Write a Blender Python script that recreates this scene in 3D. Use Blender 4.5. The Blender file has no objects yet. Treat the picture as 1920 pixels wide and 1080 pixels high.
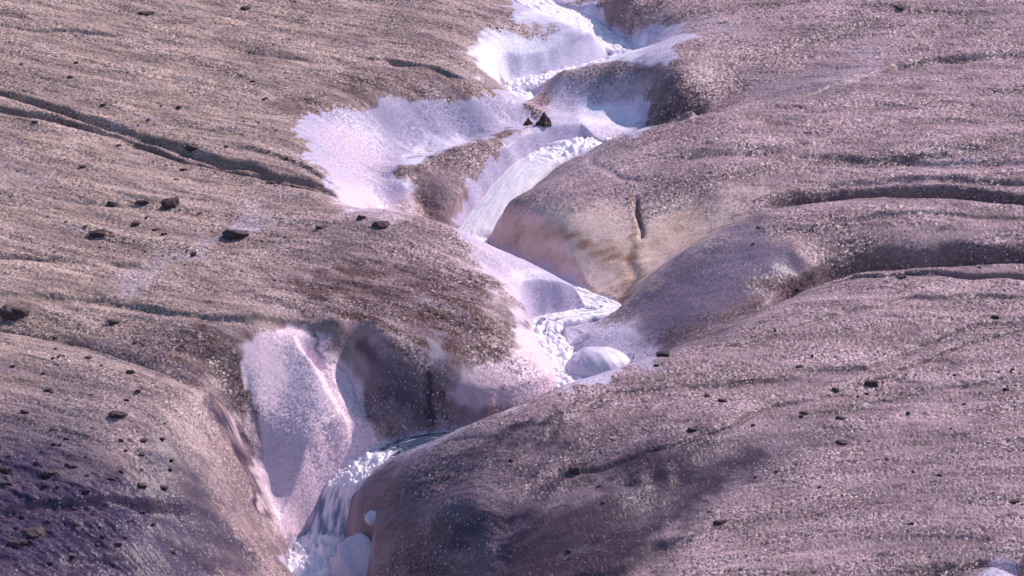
import bpy, math, random
import numpy as np

# ------------------------------------------------------------------ camera, sky, sun, exposure
scene = bpy.context.scene
PITCH = math.radians(15.0); TILT = math.tan(math.radians(11.0))
DIST = 100.0; FW = 24.0                      # distance to the aim point, picture width there (m)
fwd = np.array([0.0, math.cos(PITCH), -math.sin(PITCH)])
upv = np.array([0.0, math.sin(PITCH), math.cos(PITCH)])
CAM = -DIST * fwd
cam_d = bpy.data.cameras.new('camera'); cam = bpy.data.objects.new('camera', cam_d)
scene.collection.objects.link(cam)
cam.location = CAM; cam.rotation_euler = (math.pi / 2 - PITCH, 0, 0)
cam_d.sensor_width = 36.0; cam_d.lens = 36.0 * DIST / FW
cam_d.clip_start = 1.0; cam_d.clip_end = 3000.0
scene.camera = cam

SUN_EL = math.radians(45.0); SUN_AZ = math.radians(57.0)      # azimuth from +Y (away from camera) towards +X
world = bpy.data.worlds.new('World'); scene.world = world; world.use_nodes = True
wn = world.node_tree.nodes; wl = world.node_tree.links
sky = wn.new('ShaderNodeTexSky'); sky.sky_type = 'NISHITA'; sky.sun_disc = False
sky.ozone_density = 4.0; sky.sun_elevation = SUN_EL; sky.sun_rotation = SUN_AZ
wl.new(sky.outputs[0], wn['Background'].inputs[0]); wn['Background'].inputs[1].default_value = 0.13
sd = bpy.data.lights.new('sun', 'SUN'); sd.energy = 4.2; sd.angle = math.radians(0.5); sd.color = (1.0, 0.87, 0.83)
sun = bpy.data.objects.new('sun', sd); scene.collection.objects.link(sun)
sdir = np.array([math.cos(SUN_EL) * math.sin(SUN_AZ), math.cos(SUN_EL) * math.cos(SUN_AZ), math.sin(SUN_EL)])
from mathutils import Vector
sun.rotation_euler = Vector(sdir).to_track_quat('Z', 'Y').to_euler()
sun.location = (30, 30, 40)
scene.view_settings.view_transform = 'Standard'; scene.view_settings.look = 'None'
scene.view_settings.exposure = 0.14; scene.view_settings.gamma = 1.0
scene.cycles.max_bounces = 6; scene.cycles.diffuse_bounces = 3

# ------------------------------------------------------------------ measuring helpers
def unproject(u, v, h):
    """photograph point + height above the mean glacier slope -> ground x, y"""
    u = np.asarray(u, float); v = np.asarray(v, float); h = np.asarray(h, float)
    k = FW / DIST / 1920.0
    dx = (u - 960) * k; dy = (540 - v) * k
    d = fwd[None, :] + dx[..., None] * np.array([1.0, 0, 0]) + dy[..., None] * upv
    # CAM + t d : z = TILT*y + h
    t = (TILT * CAM[1] + h - CAM[2]) / (d[..., 2] - TILT * d[..., 1])
    return t * d[..., 0], CAM[1] + t * d[..., 1]
def project(x, y, z):
    p2 = z - CAM[2]; p1 = y - CAM[1]
    dep = p1 * fwd[1] + p2 * fwd[2]; yy = p1 * upv[1] + p2 * upv[2]
    k = 1920.0 * DIST / FW
    return 960 + x / dep * k, 540 - yy / dep * k

def hash2(ix, iy, seed):
    n = (ix.astype(np.int64) * 374761393 + iy.astype(np.int64) * 668265263 + seed * 974634777) & 0xFFFFFFFF
    n = ((n ^ (n >> 13)) * 1274126177) & 0xFFFFFFFF
    n = n ^ (n >> 16)
    return (n & 0xFFFFFF) / float(0xFFFFFF)
def noise(x, y, seed=0):
    ix = np.floor(x); iy = np.floor(y); fx = x - ix; fy = y - iy
    ux = fx * fx * fx * (fx * (fx * 6 - 15) + 10); uy = fy * fy * fy * (fy * (fy * 6 - 15) + 10)
    def g(dx, dy):
        a = hash2(ix + dx, iy + dy, seed) * 2 * math.pi
        return np.cos(a) * (fx - dx) + np.sin(a) * (fy - dy)
    n0 = g(0, 0) * (1 - ux) + g(1, 0) * ux; n1 = g(0, 1) * (1 - ux) + g(1, 1) * ux
    return (n0 * (1 - uy) + n1 * uy) * 1.5
def fbm(x, y, octv=4, seed=0, gain=0.5):
    s = np.zeros_like(x); a = 1.0
    for i in range(octv):
        s += a * noise(x * 2 ** i + 17.3 * i, y * 2 ** i - 9.1 * i, seed + i); a *= gain
    return s
def sstep(a, b, x):
    t = np.clip((x - a) / (b - a), 0, 1); return t * t * (3 - 2 * t)
def densify(pts, step):
    pts = [np.array(p, float) for p in pts]; out = [pts[0]]
    for a, b in zip(pts[:-1], pts[1:]):
        n = max(1, int(math.hypot(b[0] - a[0], b[1] - a[1]) / step))
        for i in range(1, n + 1): out.append(a + (b - a) * i / n)
    return np.array(out)
def smooth_path(pts, n):
    """Catmull-Rom through the points, n samples per span"""
    P = np.array(pts, float); P = np.vstack([2 * P[0] - P[1], P, 2 * P[-1] - P[-2]]); out = []
    for i in range(1, len(P) - 2):
        for j in range(n):
            t = j / n
            out.append(0.5 * (2 * P[i] + (P[i + 1] - P[i - 1]) * t + (2 * P[i - 1] - 5 * P[i] + 4 * P[i + 1] - P[i + 2]) * t * t
                              + (3 * P[i] - P[i - 1] - 3 * P[i + 1] + P[i + 2]) * t ** 3))
    out.append(P[-2]); return np.array(out)

# ------------------------------------------------------------------ the glacier's shape: measured crests, hollows and walls (u, v, height)
CURVES = [
 # front right hump: crest, and the hidden foot behind it
 [(700,887,-1.6),(760,853,-1.0),(850,811,-.2),(900,789,.05),(950,770,.25),(1075,715,.55),(1200,678,.6),(1300,648,.5),(1400,602,.25),(1500,545,0),(1600,512,-.05),(1750,497,0),(1920,486,0)],
 [(1160,690,-1.0),(1235,668,-.7),(1300,632,-.45),(1400,585,-.3),(1500,520,-.25),(1600,495,-.2),(1750,480,-.1),(1920,472,-.05)],
 [(800,930,-.75),(900,880,.0),(1050,800,.5),(1250,740,.5),(1500,680,.35),(1900,600,.2)],
 [(660,950,-2.25),(655,1010,-2.85)],[(705,980,-1.8),(800,1010,-.95),(900,960,-.1),(1500,860,.25),(1900,820,.2)],
 [(720,1080,-2.2),(850,1060,-1.1)],[(900,1020,-.45),(1000,955,.15),(1150,905,.25),(1300,872,.28)],
 [(960,1090,-.65),(1060,1085,-.62),(1140,1068,-.55),(1230,1020,-.3),(1350,950,.05)],
 [(1180,1110,-.25),(1300,1050,.0),(1450,1000,.1),(1700,1000,.2),(1900,960,.2)],
 [(1000,1130,-.5),(1300,1130,0),(1600,1120,.1),(1920,1100,0)],
 # second right hump (grey-blue): crest, face, hidden foot behind its crest
 [(1168,572,-.65),(1240,506,-.1),(1330,442,.25),(1450,392,.5),(1600,374,.4),(1750,374,.35),(1920,382,.3)],
 [(1150,600,-.7),(1230,560,-.35),(1330,500,.05),(1450,450,.28),(1600,430,.35),(1920,425,.2)],
 [(1100,625,-.75),(1200,620,-.6),(1300,575,-.25),(1400,525,-.02),(1500,480,.12)],
 [(1240,490,-.75),(1330,425,-.35),(1400,390,-.05),(1450,378,.1),(1600,350,.05),(1750,345,.05),(1920,352,.05)],
 # tan faced hump
 [(1050,534,-1.15),(1110,556,-1.0),(1168,568,-.9)],
 [(925,440,-1.1),(980,440,-.75),(1060,450,-.5),(1140,460,-.55),(1190,490,-.75),(1240,450,-.5)],
 [(935,400,-.7),(1000,370,-.2),(1080,350,.1),(1200,345,.2),(1330,350,.25),(1450,345,.2)],
 [(1060,315,-.35),(1120,300,0),(1200,290,.3),(1350,285,.45),(1550,290,.25),(1750,290,.2),(1920,300,.15)],
 [(1120,274,-.25),(1200,243,.2),(1300,223,.45),(1450,178,.4),(1600,147,.25),(1750,132,.15),(1920,122,.1)],
 [(1450,230,.45),(1650,210,.35),(1900,200,.2)],
 [(1200,232,-.85),(1300,212,-.5),(1450,165,-.1),(1600,135,-.02),(1750,120,0),(1920,108,0)],
 # tongue between the fall and the white basin, its far rim and the basin behind
 [(780,318,-.62),(860,283,-.5),(960,243,-.42),(1030,227,-.48),(1100,228,-.55),(1130,255,-.7)],
 [(820,398,-1.4),(850,362,-1.1),(905,310,-.8),(960,262,-.55)],
 [(740,395,-1.25),(790,385,-1.35),(812,405,-1.5)],
 [(760,350,-.85),(840,325,-.8),(900,290,-.62)],
 [(720,298,-.85),(800,280,-.95),(880,256,-.9),(960,228,-.72),(1000,226,-.82)],
 [(650,205,.0),(720,195,-.05),(800,187,-.1),(880,184,-.15),(950,184,-.3),(1000,202,-.5),(1030,215,-.72)],
 [(720,240,-.5),(800,232,-.55),(880,222,-.55)],
 [(555,230,.15),(560,280,.1),(600,330,.0),(648,384,-.25)],
 [(620,260,-.15),(650,310,-.4),(690,370,-.85)],
 [(680,280,-.6),(720,340,-.8)],
 # second left hump: crest, brown dome, its foot at the pool
 [(650,388,.3),(740,398,.35),(860,432,.3),(950,472,.1),(1000,497,-.1),(1050,522,-.35),(1140,574,-.85)],
 [(880,470,.35),(960,540,.0),(1005,590,-.5),(1045,655,-.8),(1070,714,-1.0)],
 [(1000,550,-.4),(1050,564,-.65)],
 [(500,470,.25),(700,480,.45),(850,510,.4),(920,570,.25),(955,640,-.15),(1000,715,-.8)],
 [(350,540,.2),(550,560,.35),(700,590,.4),(820,640,.1),(880,700,-.4)],
 [(560,606,.25),(640,622,.2),(690,637,.1),(735,660,.0),(790,720,-.55)],
 [(705,695,-.42),(735,752,-.88),(764,800,-1.34)],
 [(835,792,-1.25),(848,755,-.9),(840,700,-.35)],
 [(870,782,-1.15),(945,750,-.95)],
 # white wall ribs above the lower fall
 [(465,645,.08),(530,618,.2),(580,622,.15)],
 [(470,700,-.4),(540,700,-.45),(600,690,-.3)],
 [(560,640,.05),(600,680,-.25),(645,748,-.82),(692,822,-1.42),(705,845,-1.6)],
 [(480,780,-1.05),(560,780,-1.0),(640,820,-1.35),(675,865,-1.72)],
 [(440,780,-1.05),(470,860,-1.75),(510,930,-2.3),(548,990,-2.78)],
 [(530,860,-1.7),(570,900,-2.0),(610,900,-2.0),(590,950,-2.5),(575,990,-2.85)],
 [(600,636,.05),(652,690,-.58),(692,750,-1.05),(716,812,-1.42)],
 # front left hump
 [(0,640,.15),(150,655,.2),(300,705,.1),(400,748,-.2),(415,770,-.45),(445,860,-1.3),(505,980,-2.5),(550,1042,-3.05)],
 [(0,610,.0),(150,635,0),(300,690,-.05),(400,735,-.25)],
 [(350,770,.0),(400,860,-.8),(460,960,-1.85),(515,1040,-2.7)],
 [(0,750,.15),(150,790,.15),(280,820,.05),(330,900,-.5),(400,990,-1.5),(460,1060,-2.3)],
 [(0,950,.0),(150,970,-.1),(250,1020,-.5),(330,1090,-1.2)],
 [(0,1060,-.1),(120,1100,-.4),(300,1180,-1.3),(480,1160,-2.7),(560,1120,-3.15)],
 # left plains
 [(0,500,.1),(250,510,.15),(480,600,.45)],
 [(0,560,.1),(200,570,.1),(350,620,.25)],
 [(0,380,.1),(300,400,.15),(520,400,.25)],
 [(0,250,.1),(300,290,.1),(500,330,.15),(600,370,.2)],
 [(0,100,0),(300,150,.05),(500,200,.1)],
 [(0,0,0),(300,0,0),(600,20,.05),(800,0,.1)],
 [(600,100,.15),(750,130,.2),(700,170,.15)],
 [(860,118,.1),(900,150,-.05),(962,182,-.35)],
 # upper white bowl and crest beyond it
 [(870,105,.1),(920,72,0),(1000,65,-.1),(1080,72,-.2),(1120,85,-.35)],
 [(915,118,-.25),(950,148,-.7)],
 [(980,105,-.4),(1060,104,-.5)],
 [(900,30,.1),(980,25,.05),(1040,30,-.0),(1100,58,-.15),(1152,106,-.4)],
 # upper right hump
 [(975,172,-.85),(1050,137,-.45),(1150,112,-.05),(1220,88,.2),(1320,45,.25),(1420,15,.2),(1500,-10,.2)],
 [(1050,190,-.85),(1120,190,-.7),(1180,215,-.85)],
 [(1060,165,-.65),(1150,150,-.2),(1210,140,.05),(1280,165,.0),(1400,110,.15),(1600,60,.15),(1900,20,.1)],
 [(1230,75,-.4),(1200,90,-.65)],
 [(1150,20,.0),(1250,20,.1),(1200,-20,.1)],
]
# meltwater stream from the top of the picture down (u, v, height, width m)
STREAM = [(960,-60,-.35,.8),(1005,5,-.45,.7),(1085,42,-.55,.8),(1135,72,-.7,.7),(1172,100,-.8,.6),(1120,122,-.85,.5),(1040,142,-.86,.45),(968,162,-.95,.5),
          (985,186,-1.0,.4),(1050,208,-.97,.4),(1120,226,-.92,.4),(1160,254,-1.0,.4),(1112,266,-.85,.5),(1060,282,-.9,.7),(1000,314,-1.05,.8),(948,366,-1.35,.8),
          (896,430,-1.75,.75),(884,462,-1.9,.6),(930,488,-1.7,.6),(1010,520,-1.4,.55),(1090,556,-1.15,.5),(1138,580,-1.0,.5),(1085,590,-.98,.5),(1030,600,-.98,.5),(1020,625,-1.0,.45),
          (1045,662,-1.05,.45),(1068,700,-1.1,.45),(1060,752,-1.25,.5),(965,792,-1.35,.6),(866,816,-1.45,.7),(775,832,-1.5,.95),(705,862,-1.82,.85),
          (656,893,-2.1,.75),(628,925,-2.4,.62),(613,985,-3.0,.62),(600,1030,-3.3,1.0),(600,1064,-3.4,1.2),(630,1110,-3.5,1.1),(640,1180,-3.6,.8),(620,1300,-3.7,.8)]
UNDER_ICE = (8.4, 11.7)                       # here the stream runs under the ice

cu, cv, ch = [], [], []
for c in CURVES:
    d = densify(c, 45)
    cu += list(d[:, 0]); cv += list(d[:, 1]); ch += list(d[:, 2])
sp = smooth_path(STREAM, 6)
dd = sp[::3]; cu += list(dd[:, 0]); cv += list(dd[:, 1]); ch += list(dd[:, 2] + 0.05)
cx, cy = unproject(np.array(cu), np.array(cv), np.array(ch)); ch = np.array(ch)
# quiet surroundings outside the picture
ax = []; 
for gx in np.arange(-60, 61, 6.0):
    for gy in np.arange(-50, 81, 6.0):
        if abs(gx) > 15.5 * (1 + gy / 97) + 1 or gy < -19 or gy > 27: ax.append((gx, gy))
ax = np.array(ax)
cx = np.concatenate([cx, ax[:, 0]]); cy = np.concatenate([cy, ax[:, 1]]); ch = np.concatenate([ch, 0.15 * np.sin(ax[:, 0] * .31 + ax[:, 1] * .17)])
KP = 2.0
def kern(r2):
    return r2 * np.log(np.sqrt(r2) + 1e-9)
P = np.stack([cx, cy], 1); N = len(P)
R2 = (P[:, None, 0] - P[None, :, 0]) ** 2 + (P[:, None, 1] - P[None, :, 1]) ** 2
K = kern(R2) + np.eye(N) * 0.02
A = np.zeros((N + 3, N + 3)); A[:N, :N] = K; A[:N, N] = 1; A[:N, N + 1:] = P; A[N, :N] = 1; A[N + 1:, :N] = P.T
W = np.linalg.solve(A, np.concatenate([ch, np.zeros(3)]))
def base_h(x, y):
    x = np.asarray(x, float); sh = x.shape; x = x.ravel(); y = np.asarray(y, float).ravel(); out = np.empty_like(x)
    for i in range(0, len(x), 20000):
        r2 = (x[i:i + 20000, None] - P[None, :, 0]) ** 2 + (y[i:i + 20000, None] - P[None, :, 1]) ** 2
        out[i:i + 20000] = kern(r2) @ W[:N]
    return (out + W[N] + W[N + 1] * x + W[N + 2] * y).reshape(sh)

FC = -CAM[1]                                  # fan centre distance
def fan_x(s, y): return s * (y + FC) / FC
QX, QY = 1180, 1300
CSX = np.linspace(-16, 16, 330); CSY = np.linspace(-22, 30, 480)
def cubic_matrix(src, dst):
    n = len(src); step = src[1] - src[0]; f = (dst - src[0]) / step
    i = np.clip(np.floor(f).astype(int), 1, n - 3); t = f - i; M = np.zeros((len(dst), n)); r = np.arange(len(dst))
    M[r, i - 1] += 0.5 * (-t + 2 * t * t - t ** 3); M[r, i] += 0.5 * (2 - 5 * t * t + 3 * t ** 3)
    M[r, i + 1] += 0.5 * (t + 4 * t * t - 3 * t ** 3); M[r, i + 2] += 0.5 * (-t * t + t ** 3)
    return M
gs, gy = np.meshgrid(CSX, CSY)                # rows: y, columns: s
HC = base_h(fan_x(gs, gy), gy)
# image row of every coarse node
_, VC = project(fan_x(gs, gy), gy, TILT * gy + HC)
VM = np.minimum.accumulate(VC, axis=0)        # highest image row reached so far along each column
def hit(u, v):
    """first point of the base surface seen at photograph point u, v -> x, y"""
    s = (u - 960) / 1920 * FW
    for _ in range(3):
        f = np.clip((s - CSX[0]) / (CSX[1] - CSX[0]), 0, len(CSX) - 1.001); i = int(f); t = f - i
        col = VM[:, i] * (1 - t) + VM[:, i + 1] * t
        j = int(np.argmax(col <= v)); j = max(j, 1)
        a, b = col[j - 1], col[j]; w = 0 if a == b else (a - v) / (a - b)
        y = CSY[j - 1] + w * (CSY[1] - CSY[0])
        hh = (HC[j - 1, i] * (1 - w) + HC[j, i] * w) * (1 - t) + (HC[j - 1, i + 1] * (1 - w) + HC[j, i + 1] * w) * t
        x, yy = unproject(np.array([u]), np.array([v]), np.array([hh]))
        s = float(x[0]) * FC / (y + FC)
    return float(x[0]), y

# fine grid, stretched beyond the picture
def axis(lo, hi, n, far_lo, far_hi, m):
    core = np.linspace(lo, hi, n); st = core[1] - core[0]
    def grow(dist):
        e = np.linspace(0, 1, m + 1)[1:]; return dist * (0.02 * e + 0.98 * e ** 3.2)
    a = lo - grow(lo - far_lo)[::-1]; b = hi + grow(far_hi - hi)
    return np.concatenate([a, core, b])
SX = axis(-13.6, 13.6, QX, -150, 150, 70)
_, ybot = unproject(np.array([960.]), np.array([1095.]), np.array([0.3])); _, ytop = unproject(np.array([960.]), np.array([-15.]), np.array([-.3]))
SY = axis(float(ybot[0]) - .3, float(ytop[0]) + .3, QY, -75, 260, 70)
S, Y = np.meshgrid(SX, SY); X = fan_x(S, Y)
inS = np.clip(SX, -15.9, 15.9); inY = np.clip(SY, -21.9, 29.8)
H = cubic_matrix(CSY, inY) @ HC @ cubic_matrix(CSX, inS).T
fade = np.clip(1 - np.maximum(sstep(15, 30, np.abs(S)), np.maximum(sstep(-20, -35, Y), sstep(28, 45, Y))), 0, 1)
H = H * fade + (1 - fade) * 0.5 * fbm(X * .06, Y * .06, 3, 5)

# ------------------------------------------------------------------ lines carved in the ice (photograph points laid on the surface)
def seg_dist(px, py, pts):
    """distance, side (+ = left of direction) and parameter along the path for arrays px, py"""
    best = np.full(px.shape, 1e9); side = np.zeros(px.shape); par = np.zeros(px.shape)
    n = len(pts) - 1
    for i in range(n):
        ax_, ay_ = pts[i][0], pts[i][1]; bx_, by_ = pts[i + 1][0], pts[i + 1][1]
        ex, ey = bx_ - ax_, by_ - ay_; L = ex * ex + ey * ey + 1e-12
        t = np.clip(((px - ax_) * ex + (py - ay_) * ey) / L, 0, 1)
        qx = px - ax_ - t * ex; qy = py - ay_ - t * ey; d = np.hypot(qx, qy); m = d < best
        best[m] = d[m]; side[m] = np.sign(ex * qy - ey * qx)[m]; par[m] = ((i + t) / n)[m]
    return best, side, par
def box_of(pts, pad):
    x0 = min(p[0] for p in pts) - pad; x1 = max(p[0] for p in pts) + pad; y0 = min(p[1] for p in pts) - pad; y1 = max(p[1] for p in pts) + pad
    rows = np.where((SY >= y0) & (SY <= y1))[0]
    if len(rows) == 0: return None
    k = (SY[rows[0]] + FC) / FC; k2 = (SY[rows[-1]] + FC) / FC
    smin = min(x0 / k, x0 / k2); smax = max(x1 / k, x1 / k2)
    cols = np.where((SX >= smin) & (SX <= smax))[0]
    if len(cols) == 0: return None
    return slice(rows[0], rows[-1] + 1), slice(cols[0], cols[-1] + 1)
CARVE_DARK = np.zeros_like(H)  # dirt and shade of the grooves, mixed into the ice colour
def carve(uv, depth, near, far, wob=.25, taper=(.1, .1), dark=0.0, seed=0):
    """groove whose near side (towards the viewer) is `near` m wide and far side `far` m wide; uv runs left to right"""
    pts = [hit(u, v) for u, v in densify([(a, b) for a, b in uv], 40)]
    bx = box_of(pts, 3 * max(near, far))
    if bx is None: return
    x = X[bx]; y = Y[bx]
    wx = x + .16 * noise(x * .8, y * .8, 40 + seed)
    wy = y + .14 * noise(x * .8, y * .8, 42 + seed) + .03 * noise(x * 3, y * 3, 43 + seed)
    d, sd_, t = seg_dist(wx, wy, pts)
    w = np.where(sd_ > 0, far, near)
    tp = sstep(0, max(taper[0], 1e-3), t) * sstep(0, max(taper[1], 1e-3), 1 - t)
    if taper[0] == 0: tp = sstep(0, max(taper[1], 1e-3), 1 - t)
    if taper[1] == 0: tp = tp if taper[0] == 0 and False else (sstep(0, max(taper[0], 1e-3), t) if taper[0] > 0 else np.ones_like(t))
    g = np.exp(-(d / w) ** 2) * tp * (1 + wob * noise(x * .9, y * .9, 50 + seed) * 2)
    H[bx] -= depth * g
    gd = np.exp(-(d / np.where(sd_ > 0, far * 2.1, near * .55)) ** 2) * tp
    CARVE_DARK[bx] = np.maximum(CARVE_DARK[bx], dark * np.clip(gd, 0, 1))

CARVES = [
 # twin melt grooves on the upper left plain
 ([(-60,160),(0,172),(100,200),(220,240),(330,275),(430,300),(520,325),(600,350),(645,378)], .17, .20, .10, (0,.06), .38),
 ([(-60,192),(0,200),(100,222),(200,248),(300,280),(380,300),(480,320),(560,342),(620,368)], .17, .20, .09, (0,.06), .3),
 ([(420,270),(500,288),(570,310),(640,352)], .10, .15, .08, (.3,.1), .3),
 # broad ledges on the right
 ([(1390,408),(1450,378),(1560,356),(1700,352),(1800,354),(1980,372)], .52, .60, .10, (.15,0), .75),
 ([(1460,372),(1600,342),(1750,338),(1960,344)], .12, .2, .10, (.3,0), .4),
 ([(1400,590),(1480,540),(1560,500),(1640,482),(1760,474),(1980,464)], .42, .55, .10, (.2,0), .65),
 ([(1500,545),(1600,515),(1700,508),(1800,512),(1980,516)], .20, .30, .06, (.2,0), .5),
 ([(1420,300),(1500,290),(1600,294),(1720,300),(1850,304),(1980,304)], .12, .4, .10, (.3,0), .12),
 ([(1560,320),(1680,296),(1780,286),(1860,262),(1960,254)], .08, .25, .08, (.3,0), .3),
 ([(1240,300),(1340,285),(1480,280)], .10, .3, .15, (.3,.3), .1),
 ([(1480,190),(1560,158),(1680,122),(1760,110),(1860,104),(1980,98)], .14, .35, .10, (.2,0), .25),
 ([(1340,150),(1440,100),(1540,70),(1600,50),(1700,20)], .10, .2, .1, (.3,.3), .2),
 # front right
 ([(1540,420),(1640,404),(1780,400),(1980,410)], .08, .2, .05, (.2,0), .3),([(1280,660),(1400,640),(1560,590),(1700,560),(1980,548)], .07, .18, .05, (.2,0), .35),([(1400,790),(1560,770),(1750,730),(1980,700)], .07, .2, .05, (.3,0), .3),
 ([(1090,735),(1200,728),(1350,720),(1500,700),(1620,690),(1700,660),(1800,620),(1980,590)], .085, .22, .06, (.15,0), .35),
 ([(960,870),(1100,760),(1180,745)], .08, .2, .1, (.3,.3), .25),
 ([(980,930),(1100,880),(1250,840),(1340,810),(1440,770),(1560,735),(1700,690),(1820,640),(1980,600)], .075, .09, .04, (.2,0), .6),
 ([(860,1060),(960,985),(1060,935),(1180,905),(1260,870)], .06, .25, .12, (.3,.3), .3),
 ([(1040,1095),(1140,1075),(1210,1040),(1300,1010)], .16, .4, .10, (.2,.3), .6),
 ([(760,1040),(850,1000),(950,940)], .10, .25, .12, (.3,.3), .25),
 ([(1450,880),(1700,830),(1950,800)], .06, .25, .1, (.3,0), .1),
 ([(1600,1110),(1750,1080),(1850,1068),(1960,1062)], .35, .5, .2, (.3,0), .6),
 # left middle
 ([(-60,612),(0,622),(110,634),(210,664),(320,704),(400,738),(425,748)], .24, .05, .26, (0,.1), .4),
 ([(1108,286),(1125,315),(1160,334),(1210,338),(1260,325)], .06, .14, .10, (.2,.35), .0),
 ([(-60,545),(100,555),(240,572),(330,588),(460,598),(560,606),(640,630),(680,640)], .09, .22, .09, (0,.15), .3),
 ([(150,490),(260,500),(380,470),(440,450)], .10, .25, .12, (.3,.3), .1),
 ([(-60,478),(60,482),(150,492),(220,505)], .10, .18, .08, (0,.3), .25),
 ([(-60,42),(60,52),(180,62),(260,78)], .07, .2, .08, (0,.3), .2),
 ([(400,80),(500,100),(600,118),(680,122)], .07, .25, .1, (.3,.3), .15),
 ([(700,108),(760,118),(820,132),(880,152)], .12, .15, .08, (.3,.3), .55),
 ([(30,360),(120,372),(260,390),(400,395)], .05, .15, .07, (.3,.3), .15),
 # front left
 ([(-60,960),(60,945),(180,935),(290,940),(360,965),(420,985)], .20, .3, .10, (0,.2), .5),
 ([(280,1000),(340,1030),(420,1075)], .12, .2, .12, (.2,.2), .3),
 ([(100,1060),(200,1050),(260,1060)], .10, .2, .12, (.2,.2), .4),
 # ribs on the white walls
 ([(550,618),(590,672),(622,735),(692,832)], .26, .10, .26, (.12,.1), .0),
 ([(462,690),(480,780),(515,880)], .07, .12, .12, (.2,.2), .12),
 ([(798,700),(802,740),(806,790)], .18, .10, .10, (.2,.1), .6),
 # cleft in the tan face, and the hollow by the stream valley
 ([(1199,366),(1190,395),(1197,430),(1194,452)], .13, .07, .07, (.15,.2), .6),
 ([(1195,450),(1182,490),(1186,520),(1170,560)], .05, .12, .10, (.2,.1), .3),
 ([(1215,215),(1250,222),(1300,215),(1330,195)], .18, .25, .25, (.3,.3), .6),
 ([(700,330),(760,322),(800,330)], .06, .2, .12, (.3,.3), 0),
]
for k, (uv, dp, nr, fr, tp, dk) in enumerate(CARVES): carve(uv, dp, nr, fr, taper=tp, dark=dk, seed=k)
BUMPS = [ # rounded swellings (u, v, radius m, height)
 (430,690,.8,.15),(1260,190,.35,.25),(1290,205,.22,.2),(240,800,1.2,.1),(1840,1090,.9,.5),
]
for u, v, r, hh in BUMPS:
    x0, y0 = hit(u, v + 20); H += hh * np.exp(-(((X - x0) ** 2 + (Y - y0) ** 2) / r ** 2) ** 1.5)

# ------------------------------------------------------------------ stream bed
sp = smooth_path(STREAM, 14)
sx, sy = unproject(sp[:, 0], sp[:, 1], sp[:, 2]); shh = sp[:, 2]; sw = sp[:, 3]
spts = list(zip(sx, sy))
bx = box_of(spts, 2.5)
dS, _, tS = seg_dist(X[bx], Y[bx], spts)
idx = tS * (len(spts) - 1)
hw = np.interp(idx, np.arange(len(spts)), shh); ww = np.interp(idx, np.arange(len(spts)), sw)
dS = dS + .05 * noise(X[bx] * 2.2, Y[bx] * 2.2, 77)
ni = idx / 14.0
gone = sstep(UNDER_ICE[0] - .3, UNDER_ICE[0], ni) * sstep(UNDER_ICE[1] + .3, UNDER_ICE[1], ni)
dS = dS + 3 * gone
bank = sstep(0, 1, (dS - ww * .5) / (.34 + .1 * noise(X[bx] * .8, Y[bx] * .8, 78)))
bed = np.minimum(H[bx], hw - .10 - .1 * (1 - np.clip(dS / (ww * .5), 0, 1)))
H[bx] = bed * (1 - bank) + np.where(gone > 0, H[bx], np.maximum(H[bx], hw + .02)) * bank
STREAM_D = np.full_like(H, 9.0); STREAM_D[bx] = dS - ww * .5

# ------------------------------------------------------------------ visibility, and regions of differently coloured ice
U, V = project(X, Y, TILT * Y + H)
vis = V <= np.minimum.accumulate(V, axis=0) + 1.5
wu = U + 14 * noise(X * 1.1, Y * 1.1, 90) * 2 + 7 * noise(X * 4, Y * 4, 91) * 2
wv = V + 8 * noise(X * 1.1, Y * 1.1, 92) * 2 + 5 * noise(X * 4, Y * 4, 93) * 2
def spread(M):
    """carry a value measured on seen ice over the crest into the ice hidden behind it"""
    num = np.where(vis, M, 0.0); row = np.zeros(M.shape[1]); out = M.copy()
    for j in range(M.shape[0]):
        row = np.where(vis[j], M[j], row * .995); out[j] = row
    return out
def brush(pts, soft=.5):
    """soft stroke: pts (u, v, radius px)"""
    pts = np.array(pts, float); m = np.zeros_like(H)
    pad = pts[:, 2].max() + 30
    sel = (wu > pts[:, 0].min() - pad) & (wu < pts[:, 0].max() + pad) & (wv > pts[:, 1].min() - pad) & (wv < pts[:, 1].max() + pad)
    x = wu[sel]; y = wv[sel]; best = np.zeros(x.shape)
    if len(pts) == 1: pts = np.vstack([pts, pts + [1, 0, 0]])
    for a, b in zip(pts[:-1], pts[1:]):
        e = b[:2] - a[:2]; L = e @ e + 1e-9; t = np.clip(((x - a[0]) * e[0] + (y - a[1]) * e[1]) / L, 0, 1)
        r = a[2] + t * (b[2] - a[2]); d = np.hypot(x - a[0] - t * e[0], y - a[1] - t * e[1]) / r
        best = np.maximum(best, 1 - sstep(1 - soft, 1 + soft * .4, d))
    m[sel] = best; return m
def poly(pts, feather=8):
    pts = np.array(pts, float); m = np.zeros_like(H); pad = feather * 2
    sel = (wu > pts[:, 0].min() - pad) & (wu < pts[:, 0].max() + pad) & (wv > pts[:, 1].min() - pad) & (wv < pts[:, 1].max() + pad)
    x = wu[sel]; y = wv[sel]; ins = np.zeros(x.shape, bool); dmin = np.full(x.shape, 1e9)
    for a, b in zip(pts, np.roll(pts, -1, 0)):
        c = (a[1] > y) != (b[1] > y)
        xi = a[0] + (y - a[1]) * (b[0] - a[0]) / (b[1] - a[1] + 1e-12); ins ^= c & (x < xi)
        e = b - a; L = e @ e + 1e-9; t = np.clip(((x - a[0]) * e[0] + (y - a[1]) * e[1]) / L, 0, 1)
        dmin = np.minimum(dmin, np.hypot(x - a[0] - t * e[0], y - a[1] - t * e[1]))
    sdist = np.where(ins, dmin, -dmin); m[sel] = sstep(-feather, feather, sdist); return m

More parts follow.
